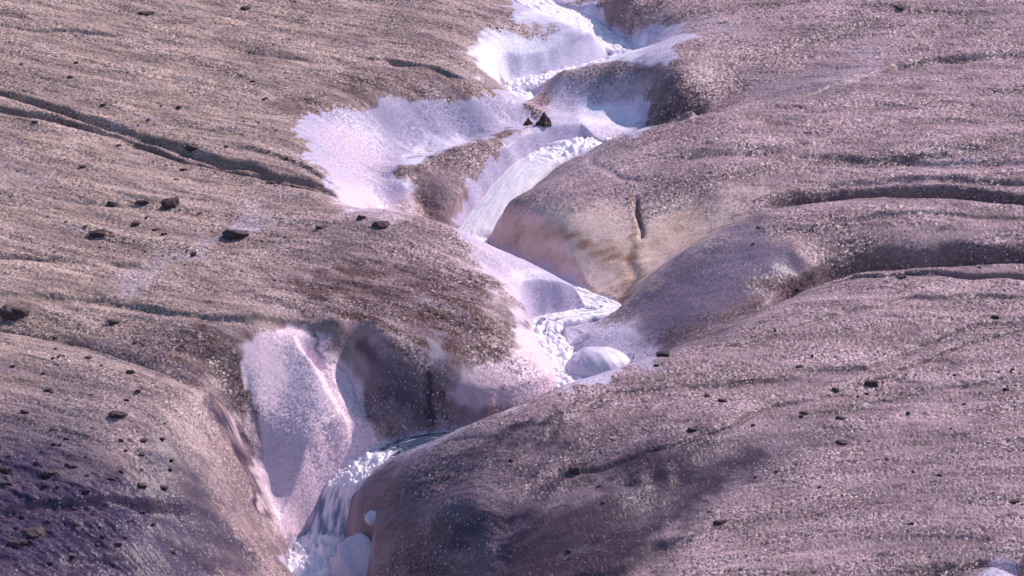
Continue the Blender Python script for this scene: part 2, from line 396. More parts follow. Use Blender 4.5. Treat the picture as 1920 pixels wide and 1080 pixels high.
WHITE = [ # clean, wetted ice
 (poly([(870,90),(930,62),(1060,72),(1110,60),(1150,105),(1080,128),(1010,150),(965,170),(930,150),(900,120)],14),1.0),
 (brush([(990,10,40),(1060,30,45),(1100,45,40)]),.9),(brush([(1130,80,45),(1200,92,45),(1260,70,30)],.8),.8),
 (brush([(1250,60,60),(1330,50,60),(1420,60,40)],.9),.35),
 (brush([(965,165,28),(1000,150,20)]),1.0),
 (poly([(560,225),(600,208),(700,192),(800,184),(950,182),(1035,215),(990,235),(900,262),(800,290),(760,310),(740,330),(780,350),(740,385),(650,388),(600,330),(560,290)],11),.78),
 (brush([(1060,215,45),(1140,225,55),(1200,215,35)],.8),.8),
 (brush([(1020,165,30),(1100,165,40),(1180,165,50)],.9),.45),  # paints the shaded upper right hump face lighter
 (poly([(835,415),(880,350),(930,290),(965,250),(1030,222),(1100,224),(1135,262),(1100,290),(1010,300),(950,350),(900,440),(860,432)],9),.85),
 (poly([(860,430),(890,428),(960,470),(1060,515),(1145,572),(1090,592),(1000,592),(960,560),(920,510),(890,480)],14),.75),
 (brush([(975,590,30),(1015,640,38),(1050,700,42)],.6),.55),
 (brush([(1110,668,60)],.3),.95),(brush([(1130,664,38),(1165,648,30)],.7),.8),(brush([(676,1020,24),(690,1070,30)],.8),.45),(brush([(1050,610,45),(1130,610,50),(1200,655,60)],.8),.5),
 (brush([(840,660,40)],.9),.35),
 
 (brush([(690,880,22),(780,845,14),(860,812,10)],.8),.5),(brush([(680,930,45),(660,1000,40)],.8),.2),
(brush([(560,1040,50),(600,1070,60)],.5),.6),
 (brush([(230,540,46),(300,490,34),(360,470,24),(410,452,20),(470,420,24)],.9),.38),(brush([(470,400,50),(520,415,30)],.9),.35),
 (brush([(0,340,90),(60,330,60)],.9),.3),(brush([(900,480,40)],.9),.3),
 (brush([(1640,110,70),(1560,150,50)],.9),.35),(brush([(1740,298,50),(1820,302,30)],.9),.35),
 (brush([(560,100,60),(600,160,50)],.9),.25),(brush([(620,380,50),(700,420,60)],.9),.15),
 (brush([(1110,310,50)],.9),.2),(brush([(1880,1080,60)],.6),.6),
]
STAIN = [(brush([(975,430,26),(1040,440,20),(1120,465,22),(1185,485,30)],.9),.6),(brush([(1165,548,26),(1180,500,24),(1196,430,8),(1198,370,6)],.9),.8),(brush([(930,440,18),(1000,470,14),(1080,500,12)],.9),.35),(brush([(1240,450,40),(1300,420,40)],.9),.35)]
BROWN = [ # silt-covered ice
 (poly([(600,200),(560,230),(540,200),(620,150),(750,120),(860,130),(950,178),(820,182),(700,190)],22),.6),
 (brush([(540,200,35),(560,230,22)],.8),.5),
 (poly([(500,540),(640,490),(780,500),(870,510),(905,540),(950,585),(962,620),(955,676),(870,680),(780,640),(640,590)],14),1.0),
 (brush([(880,512,10),(930,556,14),(955,620,16),(950,668,14)],.6),.8),
 (brush([(700,530,70),(800,570,80)],.9),.4),(brush([(620,440,90),(760,430,70)],.9),.25),
 (brush([(370,640,60),(450,660,55),(470,700,40)],.8),.65),(brush([(420,740,22),(450,745,20)],.6),.8),
 (brush([(300,640,50),(350,700,40)],.9),.3),
 (brush([(620,520,40),(690,550,50)],.9),.3),
 (brush([(760,680,50),(850,720,70),(900,740,70)],.8),.6),
 (brush([(790,300,40),(900,265,22),(980,235,14)],.7),.5),(brush([(800,380,40)],.8),.55),
 (brush([(1225,215,35),(1290,212,35),(1360,190,40)],.8),.55),
 (brush([(200,210,25),(400,290,25),(620,360,22)],.8),.3),
 (brush([(1140,20,60),(1250,10,60)],.8),.4),
 (brush([(420,350,80),(560,370,60)],.9),.2),
 (brush([(1500,440,60),(1700,360,30)],.9),.1),
 (brush([(1260,640,24),(1340,610,30),(1440,545,24),(1560,495,16)],.8),.7),(poly([(200,655),(300,612),(470,612),(505,640),(470,700),(440,765),(405,745),(320,698)],18),.55),(brush([(400,750,24),(440,760,22),(470,700,24)],.8),.7),
 (brush([(1860,1050,60),(1760,1080,60)],.8),.5),
]
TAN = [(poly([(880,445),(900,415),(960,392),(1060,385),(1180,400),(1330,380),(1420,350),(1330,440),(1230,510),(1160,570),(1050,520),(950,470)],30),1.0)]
GREYBLUE = [ (brush([(670,930,34),(672,1010,34)],.9),.35), (poly([(940,1010),(1060,945),(1200,925),(1300,865),(1400,835),(1440,870),(1320,950),(1240,1015),(1130,1085),(940,1100)],34),.9), (brush([(1300,540,70),(1400,500,60),(1470,490,40)],.9),.9), # smooth grey-blue ice; faces turned from the sun painted darker
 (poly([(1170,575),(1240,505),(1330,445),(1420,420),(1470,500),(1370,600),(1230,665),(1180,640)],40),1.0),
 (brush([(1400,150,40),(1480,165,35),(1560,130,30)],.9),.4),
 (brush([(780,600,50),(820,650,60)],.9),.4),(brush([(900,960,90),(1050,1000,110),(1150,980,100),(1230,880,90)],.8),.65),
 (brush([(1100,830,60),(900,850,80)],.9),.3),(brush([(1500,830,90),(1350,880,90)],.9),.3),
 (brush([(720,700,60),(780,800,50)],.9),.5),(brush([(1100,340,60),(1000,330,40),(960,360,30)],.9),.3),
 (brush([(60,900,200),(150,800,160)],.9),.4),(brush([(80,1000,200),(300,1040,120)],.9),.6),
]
PEPPER = [(brush([(0,930,60),(100,960,60)],.8),.9),(brush([(80,1020,220),(250,1020,160),(330,1060,130)],.9),.9),(brush([(60,870,170)],.9),.5),(brush([(1800,1000,260)],.9),.3),(brush([(900,1000,160),(780,940,120)],.9),.4)]
DUST_SHADE = [ # dusty ice; crevice, hollow and lower left shade painted in too
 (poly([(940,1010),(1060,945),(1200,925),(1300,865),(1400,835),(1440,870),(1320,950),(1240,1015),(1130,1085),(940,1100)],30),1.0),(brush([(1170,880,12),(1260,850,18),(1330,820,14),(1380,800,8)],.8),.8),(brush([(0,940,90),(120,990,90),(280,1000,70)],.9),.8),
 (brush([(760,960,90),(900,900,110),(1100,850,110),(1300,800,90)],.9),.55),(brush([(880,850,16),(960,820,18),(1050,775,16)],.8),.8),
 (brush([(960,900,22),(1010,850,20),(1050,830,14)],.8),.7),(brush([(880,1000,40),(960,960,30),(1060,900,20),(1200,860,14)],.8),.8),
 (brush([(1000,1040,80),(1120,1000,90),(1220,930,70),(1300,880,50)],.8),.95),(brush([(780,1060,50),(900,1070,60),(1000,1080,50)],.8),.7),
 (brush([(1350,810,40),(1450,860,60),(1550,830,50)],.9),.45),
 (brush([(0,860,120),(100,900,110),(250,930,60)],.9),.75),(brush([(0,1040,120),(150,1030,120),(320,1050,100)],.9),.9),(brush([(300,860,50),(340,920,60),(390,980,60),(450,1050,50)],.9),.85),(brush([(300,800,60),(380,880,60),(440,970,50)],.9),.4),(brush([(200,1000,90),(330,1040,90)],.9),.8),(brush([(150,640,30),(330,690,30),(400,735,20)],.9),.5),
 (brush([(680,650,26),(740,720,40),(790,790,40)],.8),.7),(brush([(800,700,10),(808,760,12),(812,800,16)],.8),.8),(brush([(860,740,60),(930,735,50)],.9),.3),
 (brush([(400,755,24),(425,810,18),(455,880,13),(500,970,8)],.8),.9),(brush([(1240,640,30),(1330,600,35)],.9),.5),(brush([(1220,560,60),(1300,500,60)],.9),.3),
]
PINKW = [ # crystalline, faintly dusty white ice
 (poly([(472,650),(520,612),(575,625),(630,690),(690,790),(712,850),(650,880),(600,920),(580,1000),(530,1005),(490,900),(465,760)],9),1.0),
 (poly([(588,622),(618,632),(652,690),(690,755),(722,822),(705,845),(690,790),(630,690)],9),.8),
 (brush([(445,800,20),(475,880,22),(515,980,22)],.8),.5),
 (poly([(968,575),(1010,600),(1078,716),(960,765),(890,775),(850,745),(870,690),(955,684),(968,640)],12),.75),
 (brush([(890,470,30),(960,530,35)],.8),.5),(brush([(660,370,40),(720,395,30),(760,385,25)],.8),.6),
 (brush([(1130,300,40),(1180,330,60)],.9),.2),(brush([(640,860,40),(690,890,22)],.8),.5),(brush([(650,930,20),(650,1000,20)],.8),.2),  # last stroke lightens the sunless bank beside the lower fall
]
BLUEW = [ # clean bluish ice
 (poly([(872,98),(905,72),(960,62),(1060,72),(1120,80),(1150,106),(1080,124),(1010,146),(965,168),(930,150),(900,125)],15),1.0),
 (brush([(1130,90,34),(1190,96,30)],.6),.9),(brush([(1000,20,30),(1090,45,26)],.7),.8),
 (poly([(960,270),(975,245),(1030,224),(1100,224),(1135,262),(1090,285),(1010,300),(950,345),(880,430),(835,415),(890,340)],8),.15),
 (brush([(1110,215,34),(1170,220,28)],.7),.8),(brush([(400,1000,1)]),0),
 (brush([(760,298,14),(800,285,14),(880,262,12)],.7),.6),(brush([(820,655,30)],.8),.4),
]
def total(lst):
    m = np.zeros_like(H)
    for a, k in lst: m = np.maximum(m, a * k) + np.minimum(m, a * k) * .3
    return spread(np.clip(m, 0, 1))
mW, mB, mT, mG, mP, mD, mK, mU, mS = total(WHITE), total(BROWN), total(TAN), total(GREYBLUE), total(PEPPER), total(DUST_SHADE), total(PINKW), total(BLUEW), total(STAIN)
Yf = Y + np.where(X < 0, .5 * X, -.8 * X / (1 + np.abs(X) / 6.0))       # melt lines run down to the stream from both sides
Yn = Yf + 1.3 * H
rag = fbm(X * 1.6, Yn * 2.6, 4, 66); rag2 = fbm(X * 6, Yn * 8, 3, 67)
poly_hollow = spread(poly([(590,250),(640,225),(690,260),(740,300),(730,330),(690,350),(640,330),(600,300)],22)) * (.35 + .35 * np.clip(rag + rag2, -1, 1))
def ragged(m, k=.35): return m * (1 - k + k * sstep(.12, .72, m + .20 * rag + .14 * rag2) * 1.2)
mW = sstep(.12, .62, mW) * np.minimum(1, mW * 1.35)
mW, mK, mU, mB, mD = ragged(mW, .35), ragged(mK, .3), ragged(mU, .15), ragged(mB, .5), ragged(mD, .5)
mW = np.clip(np.maximum(mW, .7 * (1 - sstep(.0, .14, STREAM_D))), 0, 1)

# ------------------------------------------------------------------ relief noise in the ice surface
gyy, gxx = np.gradient(H); slope = np.hypot(gyy / np.gradient(SY)[:, None], gxx / (np.gradient(SX)[None, :]))
flat = 1 / (1 + 2.2 * slope ** 2)
flow = fbm(X * .35 + .8 * noise(X * .15, Y * .15, 3), Yf * 1.1, 4, 10)
rough = 1 - .88 * np.clip(.8 * mW + .95 * mU + .72 * mK + .95 * mT + .85 * mG, 0, 1)
H += .05 * flow * flat
rdg = 1 - 2.2 * np.abs(fbm(X * .28 + .6 * flow, Yf * 1.5, 3, 23)); H += (.012 + .014 * (X > 0)) * np.clip(rdg, -1, 1) * (.3 + .7 * rough) * flat
rip = fbm(X * .8 + .8 * flow, Yf * 3.6, 4, 20); H += .015 * rip * (.3 + .7 * rough) * flat
strk = fbm(X * 2.2, Yf * 12 + 2 * flow, 3, 27)
H += .004 * strk * (rough + 1.5 * mP) * flat
H += .055 * fbm(X * 2.2 , Yf * 5, 4, 33) * mP * flat
rng = np.random.default_rng(5)
core = (np.abs(S) < 13.7) & (Y > SY[60]) & (Y < SY[-60])
white_n = rng.standard_normal(H.shape)
grain = (white_n + np.roll(white_n, 1, 0) + np.roll(white_n, 1, 1)) / 1.73
H += np.where(core, (.0060 * grain * (.25 + .75 * rough) + .010 * np.clip(noise(X * 11, Y * 13, 60), -1, 1) * rough) * flat, 0)
pitn = noise(X * 2.0, Yf * 4.5, 61) * .6 + noise(X * 6, Yf * 12, 62) * .5
pit = sstep(.55, .78, pitn) * (rough * .35 + mP)
H -= .05 * pit

# ------------------------------------------------------------------ colour of the ice, with some shade and light painted in
def C(r, g, b): return np.array([r, g, b])
tone = np.clip(.5 + .8 * flow, 0, 1)[..., None]
warm = np.clip(sstep(500, -500, (U - 700) + .8 * (V - 400)), 0, 1)[..., None]       # more brown silt to the upper left, more mauve dust to the right
col = (C(.400, .282, .250) * warm + C(.350, .236, .262) * (1 - warm)) * (.74 + .52 * tone)
def mix(c, k): 
    global col
    k = np.clip(k, 0, 1)[..., None]; col = col * (1 - k) + c * k
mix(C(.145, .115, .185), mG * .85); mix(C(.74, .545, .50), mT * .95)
mix(C(.30, .17, .10), mS * (.55 + .8 * np.clip(.4 + rag, 0, 1)))
mB2 = mB * np.clip(.75 + .8 * fbm(X * 1.2, Yn * 2.2, 3, 72), 0, 1.3); mix(C(.17, .118, .13), sstep(.05, .7, fbm(X * 1.1, Yn * 2.2, 3, 88)) * rough * .45)
mix(C(.125, .070, .070), mB2 * .9)
mix(C(.13, .09, .10), sstep(.1, .9, rip) * rough * .4); mix(C(.40, .30, .38), sstep(.2, .9, -rip) * rough * .35)
mix(C(.54, .455, .61), np.clip(mW * (1.25 + .35 * fbm(X * 1.2, Yn * 2, 3, 73)), 0, 1))
mix(C(.60, .42, .50), poly_hollow); mix(C(.84, .62, .72), mK); mix(C(.82, .76, .92), mU)
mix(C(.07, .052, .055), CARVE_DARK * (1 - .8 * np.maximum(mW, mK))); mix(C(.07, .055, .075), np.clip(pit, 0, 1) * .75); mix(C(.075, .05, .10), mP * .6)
mix(C(.14, .10, .11), sstep(.80, .99, rdg) * rough * .35)
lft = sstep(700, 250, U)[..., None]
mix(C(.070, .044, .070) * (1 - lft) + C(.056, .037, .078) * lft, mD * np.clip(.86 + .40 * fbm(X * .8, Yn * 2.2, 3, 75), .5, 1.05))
spk = np.clip(1 + .20 * grain * (.15 + .85 * rough) * flat + .06 * strk * rough, .4, 1.8)[..., None]
col = np.clip(col * spk, .02, .88)

def grid_mesh(name, x, y, z):
    r, c = x.shape; me = bpy.data.meshes.new(name)
    co = np.stack([x, y, z], -1).astype(np.float32).reshape(-1)
    ii = (np.arange(r - 1)[:, None] * c + np.arange(c - 1)[None, :]).ravel()
    f = np.stack([ii, ii + 1, ii + c + 1, ii + c], 1).astype(np.int32)
    me.vertices.add(r * c); me.vertices.foreach_set('co', co)
    me.loops.add(f.size); me.loops.foreach_set('vertex_index', f.ravel())
    me.polygons.add(len(f)); me.polygons.foreach_set('loop_start', np.arange(0, f.size, 4, dtype=np.int32))
    me.polygons.foreach_set('use_smooth', np.ones(len(f), bool))
    me.update(calc_edges=True); return me
def link(name, me, mat=None, parent=None):
    o = bpy.data.objects.new(name, me); scene.collection.objects.link(o)
    if mat and me: me.materials.append(mat)
    if parent: o.parent = parent
    return o
def new_mat(name):
    m = bpy.data.materials.new(name); m.use_nodes = True; nt = m.node_tree
    return m, nt, nt.nodes['Principled BSDF']
def add_color(me, arr, alpha=None):
    a = me.color_attributes.new('ice_colour', 'FLOAT_COLOR', 'POINT')
    a.data.foreach_set('color', np.concatenate([arr.reshape(-1, 3), np.ones((arr.size // 3, 1)) if alpha is None else alpha.reshape(-1, 1)], 1).astype(np.float32).ravel())

m_ice, nt, bs = new_mat('glacier_ice')
at = nt.nodes.new('ShaderNodeAttribute'); at.attribute_name = 'ice_colour'
tc = nt.nodes.new('ShaderNodeTexCoord')
n1 = nt.nodes.new('ShaderNodeTexNoise'); n1.inputs['Scale'].default_value = 17; n1.inputs['Detail'].default_value = 4
n2 = nt.nodes.new('ShaderNodeTexVoronoi'); n2.inputs['Scale'].default_value = 19
for n in (n1, n2): nt.links.new(tc.outputs['Object'], n.inputs['Vector'])
rmp = nt.nodes.new('ShaderNodeMapRange'); rmp.inputs[1].default_value = .3; rmp.inputs[2].default_value = .7; rmp.inputs[3].default_value = .45; rmp.inputs[4].default_value = 1.5
nt.links.new(n1.outputs[0], rmp.inputs[0])
mul = nt.nodes.new('ShaderNodeVectorMath'); mul.operation = 'SCALE'
calm = nt.nodes.new('ShaderNodeMix'); calm.data_type = 'FLOAT'; nt.links.new(at.outputs['Alpha'], calm.inputs[0]); calm.inputs[2].default_value = 1.0; nt.links.new(rmp.outputs[0], calm.inputs[3])
nt.links.new(at.outputs['Color'], mul.inputs[0]); nt.links.new(calm.outputs[0], mul.inputs['Scale'])
# crystal glints painted as pale dots in the base colour
def math_node(op, a, b=None):
    n = nt.nodes.new('ShaderNodeMath'); n.operation = op
    for i_, q in enumerate((a, b)):
        if q is None: continue
        if isinstance(q, (int, float)): n.inputs[i_].default_value = q
        else: nt.links.new(q, n.inputs[i_])
    return n.outputs[0]
sp_r = nt.nodes.new('ShaderNodeSeparateColor'); nt.links.new(n2.outputs['Color'], sp_r.inputs[0])
bright = nt.nodes.new('ShaderNodeMapRange'); bright.inputs[1].default_value = .80; bright.inputs[2].default_value = 1.0; bright.interpolation_type = 'SMOOTHSTEP'
nt.links.new(sp_r.outputs[0], bright.inputs[0])
near = nt.nodes.new('ShaderNodeMapRange'); near.inputs[1].default_value = .55; near.inputs[2].default_value = .15; nt.links.new(n2.outputs['Distance'], near.inputs[0])
fac = math_node('MULTIPLY', math_node('MULTIPLY', bright.outputs[0], near.outputs[0]), math_node('MULTIPLY', at.outputs['Alpha'], 1.0))
mx = nt.nodes.new('ShaderNodeMix'); mx.data_type = 'RGBA'; nt.links.new(fac, mx.inputs[0])
nt.links.new(mul.outputs[0], mx.inputs[6]); mx.inputs[7].default_value = (.88, .78, .83, 1)
# every crystal's facet leans its own way
n3 = nt.nodes.new('ShaderNodeTexVoronoi'); n3.inputs['Scale'].default_value = 21; nt.links.new(tc.outputs['Object'], n3.inputs['Vector'])
v1 = nt.nodes.new('ShaderNodeVectorMath'); v1.operation = 'SUBTRACT'; v1.inputs[1].default_value = (.5, .5, .5); nt.links.new(n3.outputs['Color'], v1.inputs[0])
v2 = nt.nodes.new('ShaderNodeVectorMath'); v2.operation = 'SCALE'; nt.links.new(v1.outputs[0], v2.inputs[0]); nt.links.new(math_node('MULTIPLY', at.outputs['Alpha'], .68), v2.inputs['Scale'])
nt.links.new(mx.outputs[2], bs.inputs['Base Color'])
bp = nt.nodes.new('ShaderNodeBump'); bp.inputs['Strength'].default_value = .35; bp.inputs['Distance'].default_value = .02
nt.links.new(n1.outputs[0], bp.inputs['Height'])
v3 = nt.nodes.new('ShaderNodeVectorMath'); v3.operation = 'ADD'; nt.links.new(bp.outputs[0], v3.inputs[0]); nt.links.new(v2.outputs[0], v3.inputs[1])
v4 = nt.nodes.new('ShaderNodeVectorMath'); v4.operation = 'NORMALIZE'; nt.links.new(v3.outputs[0], v4.inputs[0]); nt.links.new(v4.outputs[0], bs.inputs['Normal'])
bs.inputs['Roughness'].default_value = .40; bs.inputs['IOR'].default_value = 1.31; bs.inputs['Specular IOR Level'].default_value = .28

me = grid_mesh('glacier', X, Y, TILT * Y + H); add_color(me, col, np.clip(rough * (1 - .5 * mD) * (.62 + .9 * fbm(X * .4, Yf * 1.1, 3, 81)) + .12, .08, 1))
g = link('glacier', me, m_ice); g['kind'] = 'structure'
g['label'] = 'dirty pinkish grey glacier ice melted into rounded humps'
U, V = project(X, Y, TILT * Y + H)

def surf_z(x, y):
    s = x * FC / (y + FC); i = np.clip(np.searchsorted(SX, s) - 1, 0, len(SX) - 2); j = np.clip(np.searchsorted(SY, y) - 1, 0, len(SY) - 2)
    return TILT * y + float(np.mean(H[max(j - 1, 0):j + 3, max(i - 1, 0):i + 3]))
VMF = np.minimum.accumulate(V, axis=0)
def hit_fine(u, v):
    """first ice seen at photograph point -> x, y, z"""
    s = (u - 960) / 1920 * FW
    for _ in range(4):
        i = int(np.clip(np.searchsorted(SX, s), 1, len(SX) - 2)); col_ = VMF[:, i]; j = int(np.argmax(col_ <= v))
        s += (u - U[j, i]) / 1920 * FW * .95
    return X[j, i], Y[j, i], TILT * Y[j, i] + H[j, i]

# ------------------------------------------------------------------ meltwater
m_wat, nt, bs = new_mat('melt_water')
at = nt.nodes.new('ShaderNodeAttribute'); at.attribute_name = 'ice_colour'
nt.links.new(at.outputs['Color'], bs.inputs['Base Color'])
tc = nt.nodes.new('ShaderNodeTexCoord'); n1 = nt.nodes.new('ShaderNodeTexNoise'); n1.inputs['Scale'].default_value = 14; n1.inputs['Detail'].default_value = 4
nt.links.new(tc.outputs['Object'], n1.inputs['Vector'])
bp = nt.nodes.new('ShaderNodeBump'); bp.inputs['Strength'].default_value = .3; bp.inputs['Distance'].default_value = .02
nt.links.new(n1.outputs[0], bp.inputs['Height']); nt.links.new(bp.outputs[0], bs.inputs['Normal'])
bs.inputs['Roughness'].default_value = .22; bs.inputs['IOR'].default_value = 1.33
bs.inputs['Subsurface Weight'].default_value = .5; bs.inputs['Subsurface Radius'].default_value = (.10, .11, .14); bs.inputs['Subsurface Scale'].default_value = 1.0

fine = smooth_path(STREAM, 70)
fx_, fy_ = unproject(fine[:, 0], fine[:, 1], fine[:, 2]); fz = TILT * fy_ + fine[:, 2]
dx_ = np.gradient(fx_); dy_ = np.gradient(fy_); L = np.hypot(dx_, dy_) + 1e-9
nx_, ny_ = -dy_ / L, dx_ / L
for _ in range(3):
    nx_ = np.convolve(np.pad(nx_, 20, 'edge'), np.ones(41) / 41, 'valid'); ny_ = np.convolve(np.pad(ny_, 20, 'edge'), np.ones(41) / 41, 'valid')
L = np.hypot(nx_, ny_); nx_ /= L; ny_ /= L
K_ = np.linspace(-1, 1, 48)
wdt = (fine[:, 3] * .5 + .30)[:, None]
WX = fx_[:, None] + nx_[:, None] * K_ * wdt; WY = fy_[:, None] + ny_[:, None] * K_ * wdt
arc = np.concatenate([[0], np.cumsum(np.hypot(np.hypot(np.diff(fx_), np.diff(fy_)), np.diff(fz)))])
AR = arc[:, None] + 0 * WX; CR = (K_ * wdt)
# how broken the water is along its way (foam 0..1), keyed by photograph row of the nodes
node_t = np.arange(len(fine)) / 70.0
foam = np.interp(node_t, [0, 1, 2, 3, 4, 5, 6, 7, 8, 11, 12, 13, 14, 17, 20, 21, 22, 24, 26, 27, 29.3, 30, 30.5, 31, 32, 32.8, 33.4, 34.3, 34.8, 36, 39],
                 [.6, .7, 1., .9, .6, .6, .7, 1., .7, .9, 1., 1., 1., 1., .6, .6, .7, .6, .95, .5, .0, .02, .35, .85, .95, .7, .46, .44, 1., 1., .9])[:, None]
turb = fbm(AR * 1.6, CR * 9, 4, 101); lump = np.abs(fbm(WX * 3.5, WY * 3.5, 3, 105))
lumpy = np.interp(node_t, [0, 4, 6, 7, 8, 12, 13, 13.6, 14.2, 16, 17, 23, 25, 28, 29, 30, 31, 32, 32.8, 33.3, 34.4, 34.8, 39], [.5, .3, .4, 1, .3, .8, 1, .4, .04, .03, .1, .3, .8, .2, .05, .1, .9, 1, .5, .05, .05, 1.5, 1.3])[:, None]
crown = np.interp(node_t, [12, 13, 14, 16.5, 18], [0, .08, .16, .16, 0])[:, None] * (1 - K_ ** 2)
WZ = crown + fz[:, None] + 0 * WX + .02 * turb + lumpy * (.17 * lump - .02) + .05 * foam * (1 - K_ ** 2) - .30 * sstep(.72, 1.0, np.abs(K_))[None, :]
fm = sstep(.2, .8, foam * 1.15 + (.02 + .6 * np.minimum(1, 3 * (1 - foam))) * turb * .8 - .05)[..., None]
deep = np.interp(node_t, [21, 22, 24, 26, 28, 30, 30.6, 31.2], [0, .5, .5, .3, 1, 1, .8, 0])[:, None, None] + 0 * fm
wcol = ((C(.05, .075, .13) * deep + C(.22, .27, .40) * (1 - deep)) * (1 - fm) + C(.97, .85, .95) * fm)
cut1 = int(UNDER_ICE[0] * 70); cut2 = int(UNDER_ICE[1] * 70)
for nm, sl, lab in (('water', slice(0, cut1), 'meltwater stream above the white bowl, vanishing under the ice'), ('water', slice(cut2, None), 'white waterfall and rapids of meltwater between the ice humps')):
    me = grid_mesh(nm, WX[sl], WY[sl], WZ[sl]); add_color(me, wcol[sl])
    o = link(nm, me, m_wat); o['kind'] = 'structure'; o['label'] = lab


# ------------------------------------------------------------------ stones and loose ice
import bmesh
m_rock, nt, bs = new_mat('dark_stone')
tc = nt.nodes.new('ShaderNodeTexCoord'); n1 = nt.nodes.new('ShaderNodeTexNoise'); n1.inputs['Scale'].default_value = 9; n1.inputs['Detail'].default_value = 6
oi = nt.nodes.new('ShaderNodeObjectInfo')
cr = nt.nodes.new('ShaderNodeValToRGB'); cr.color_ramp.elements[0].position = .35; cr.color_ramp.elements[0].color = (.030, .014, .022, 1)
cr.color_ramp.elements[1].position = .7; cr.color_ramp.elements[1].color = (.11, .062, .075, 1)
nt.links.new(tc.outputs['Object'], n1.inputs['Vector']); nt.links.new(n1.outputs[0], cr.inputs[0]); nt.links.new(cr.outputs[0], bs.inputs['Base Color'])
bp = nt.nodes.new('ShaderNodeBump'); bp.inputs['Strength'].default_value = .8; bp.inputs['Distance'].default_value = .02
nt.links.new(n1.outputs[0], bp.inputs['Height']); nt.links.new(bp.outputs[0], bs.inputs['Normal']); bs.inputs['Roughness'].default_value = .7
m_clean, nt, bs = new_mat('clean_ice')
tc = nt.nodes.new('ShaderNodeTexCoord'); n1 = nt.nodes.new('ShaderNodeTexNoise'); n1.inputs['Scale'].default_value = 12; n1.inputs['Detail'].default_value = 5
cr = nt.nodes.new('ShaderNodeValToRGB'); cr.color_ramp.elements[0].position = .3; cr.color_ramp.elements[0].color = (.62, .54, .68, 1)
cr.color_ramp.elements[1].position = .7; cr.color_ramp.elements[1].color = (.74, .66, .79, 1)
nt.links.new(tc.outputs['Object'], n1.inputs['Vector']); nt.links.new(n1.outputs[0], cr.inputs[0]); nt.links.new(cr.outputs[0], bs.inputs['Base Color'])
bp = nt.nodes.new('ShaderNodeBump'); bp.inputs['Strength'].default_value = .4; bp.inputs['Distance'].default_value = .015
nt.links.new(n1.outputs[0], bp.inputs['Height']); nt.links.new(bp.outputs[0], bs.inputs['Normal']); bs.inputs['Roughness'].default_value = .5

def lump_mesh(name, seed, sub, cuts, rough_, sx_, sy_, sz_, smooth):
    r = random.Random(seed); bm = bmesh.new(); bmesh.ops.create_icosphere(bm, subdivisions=sub, radius=1.0)
    pl = []
    for i in range(cuts):
        a = r.uniform(0, 6.28); z = r.uniform(-.5, 1); q = math.sqrt(1 - z * z) if abs(z) < 1 else 0
        pl.append((Vector((q * math.cos(a), q * math.sin(a), z)), r.uniform(.55, .85)))
    pl.append((Vector((r.uniform(-.2, .2), r.uniform(-.2, .2), 1)).normalized(), r.uniform(.5, .7)) if cuts else (Vector((0, 0, 1)), 2))
    xs = np.array([v.co[:] for v in bm.verts]); nz = fbm(xs[:, 0] * 1.7 + seed * 3.1 + xs[:, 2], xs[:, 1] * 1.7 - xs[:, 2] * 1.3, 4, seed)
    for v, k in zip(bm.verts, nz):
        p = v.co.copy()
        for nrm, dd_ in pl:
            e = p.dot(nrm) - dd_
            if e > 0: p -= nrm * e * .92
        p *= 1 + rough_ * float(k); v.co = Vector((p.x * sx_, p.y * sy_, p.z * sz_))
    me = bpy.data.meshes.new(name); bm.to_mesh(me); bm.free()
    me.polygons.foreach_set('use_smooth', np.full(len(me.polygons), smooth)); return me

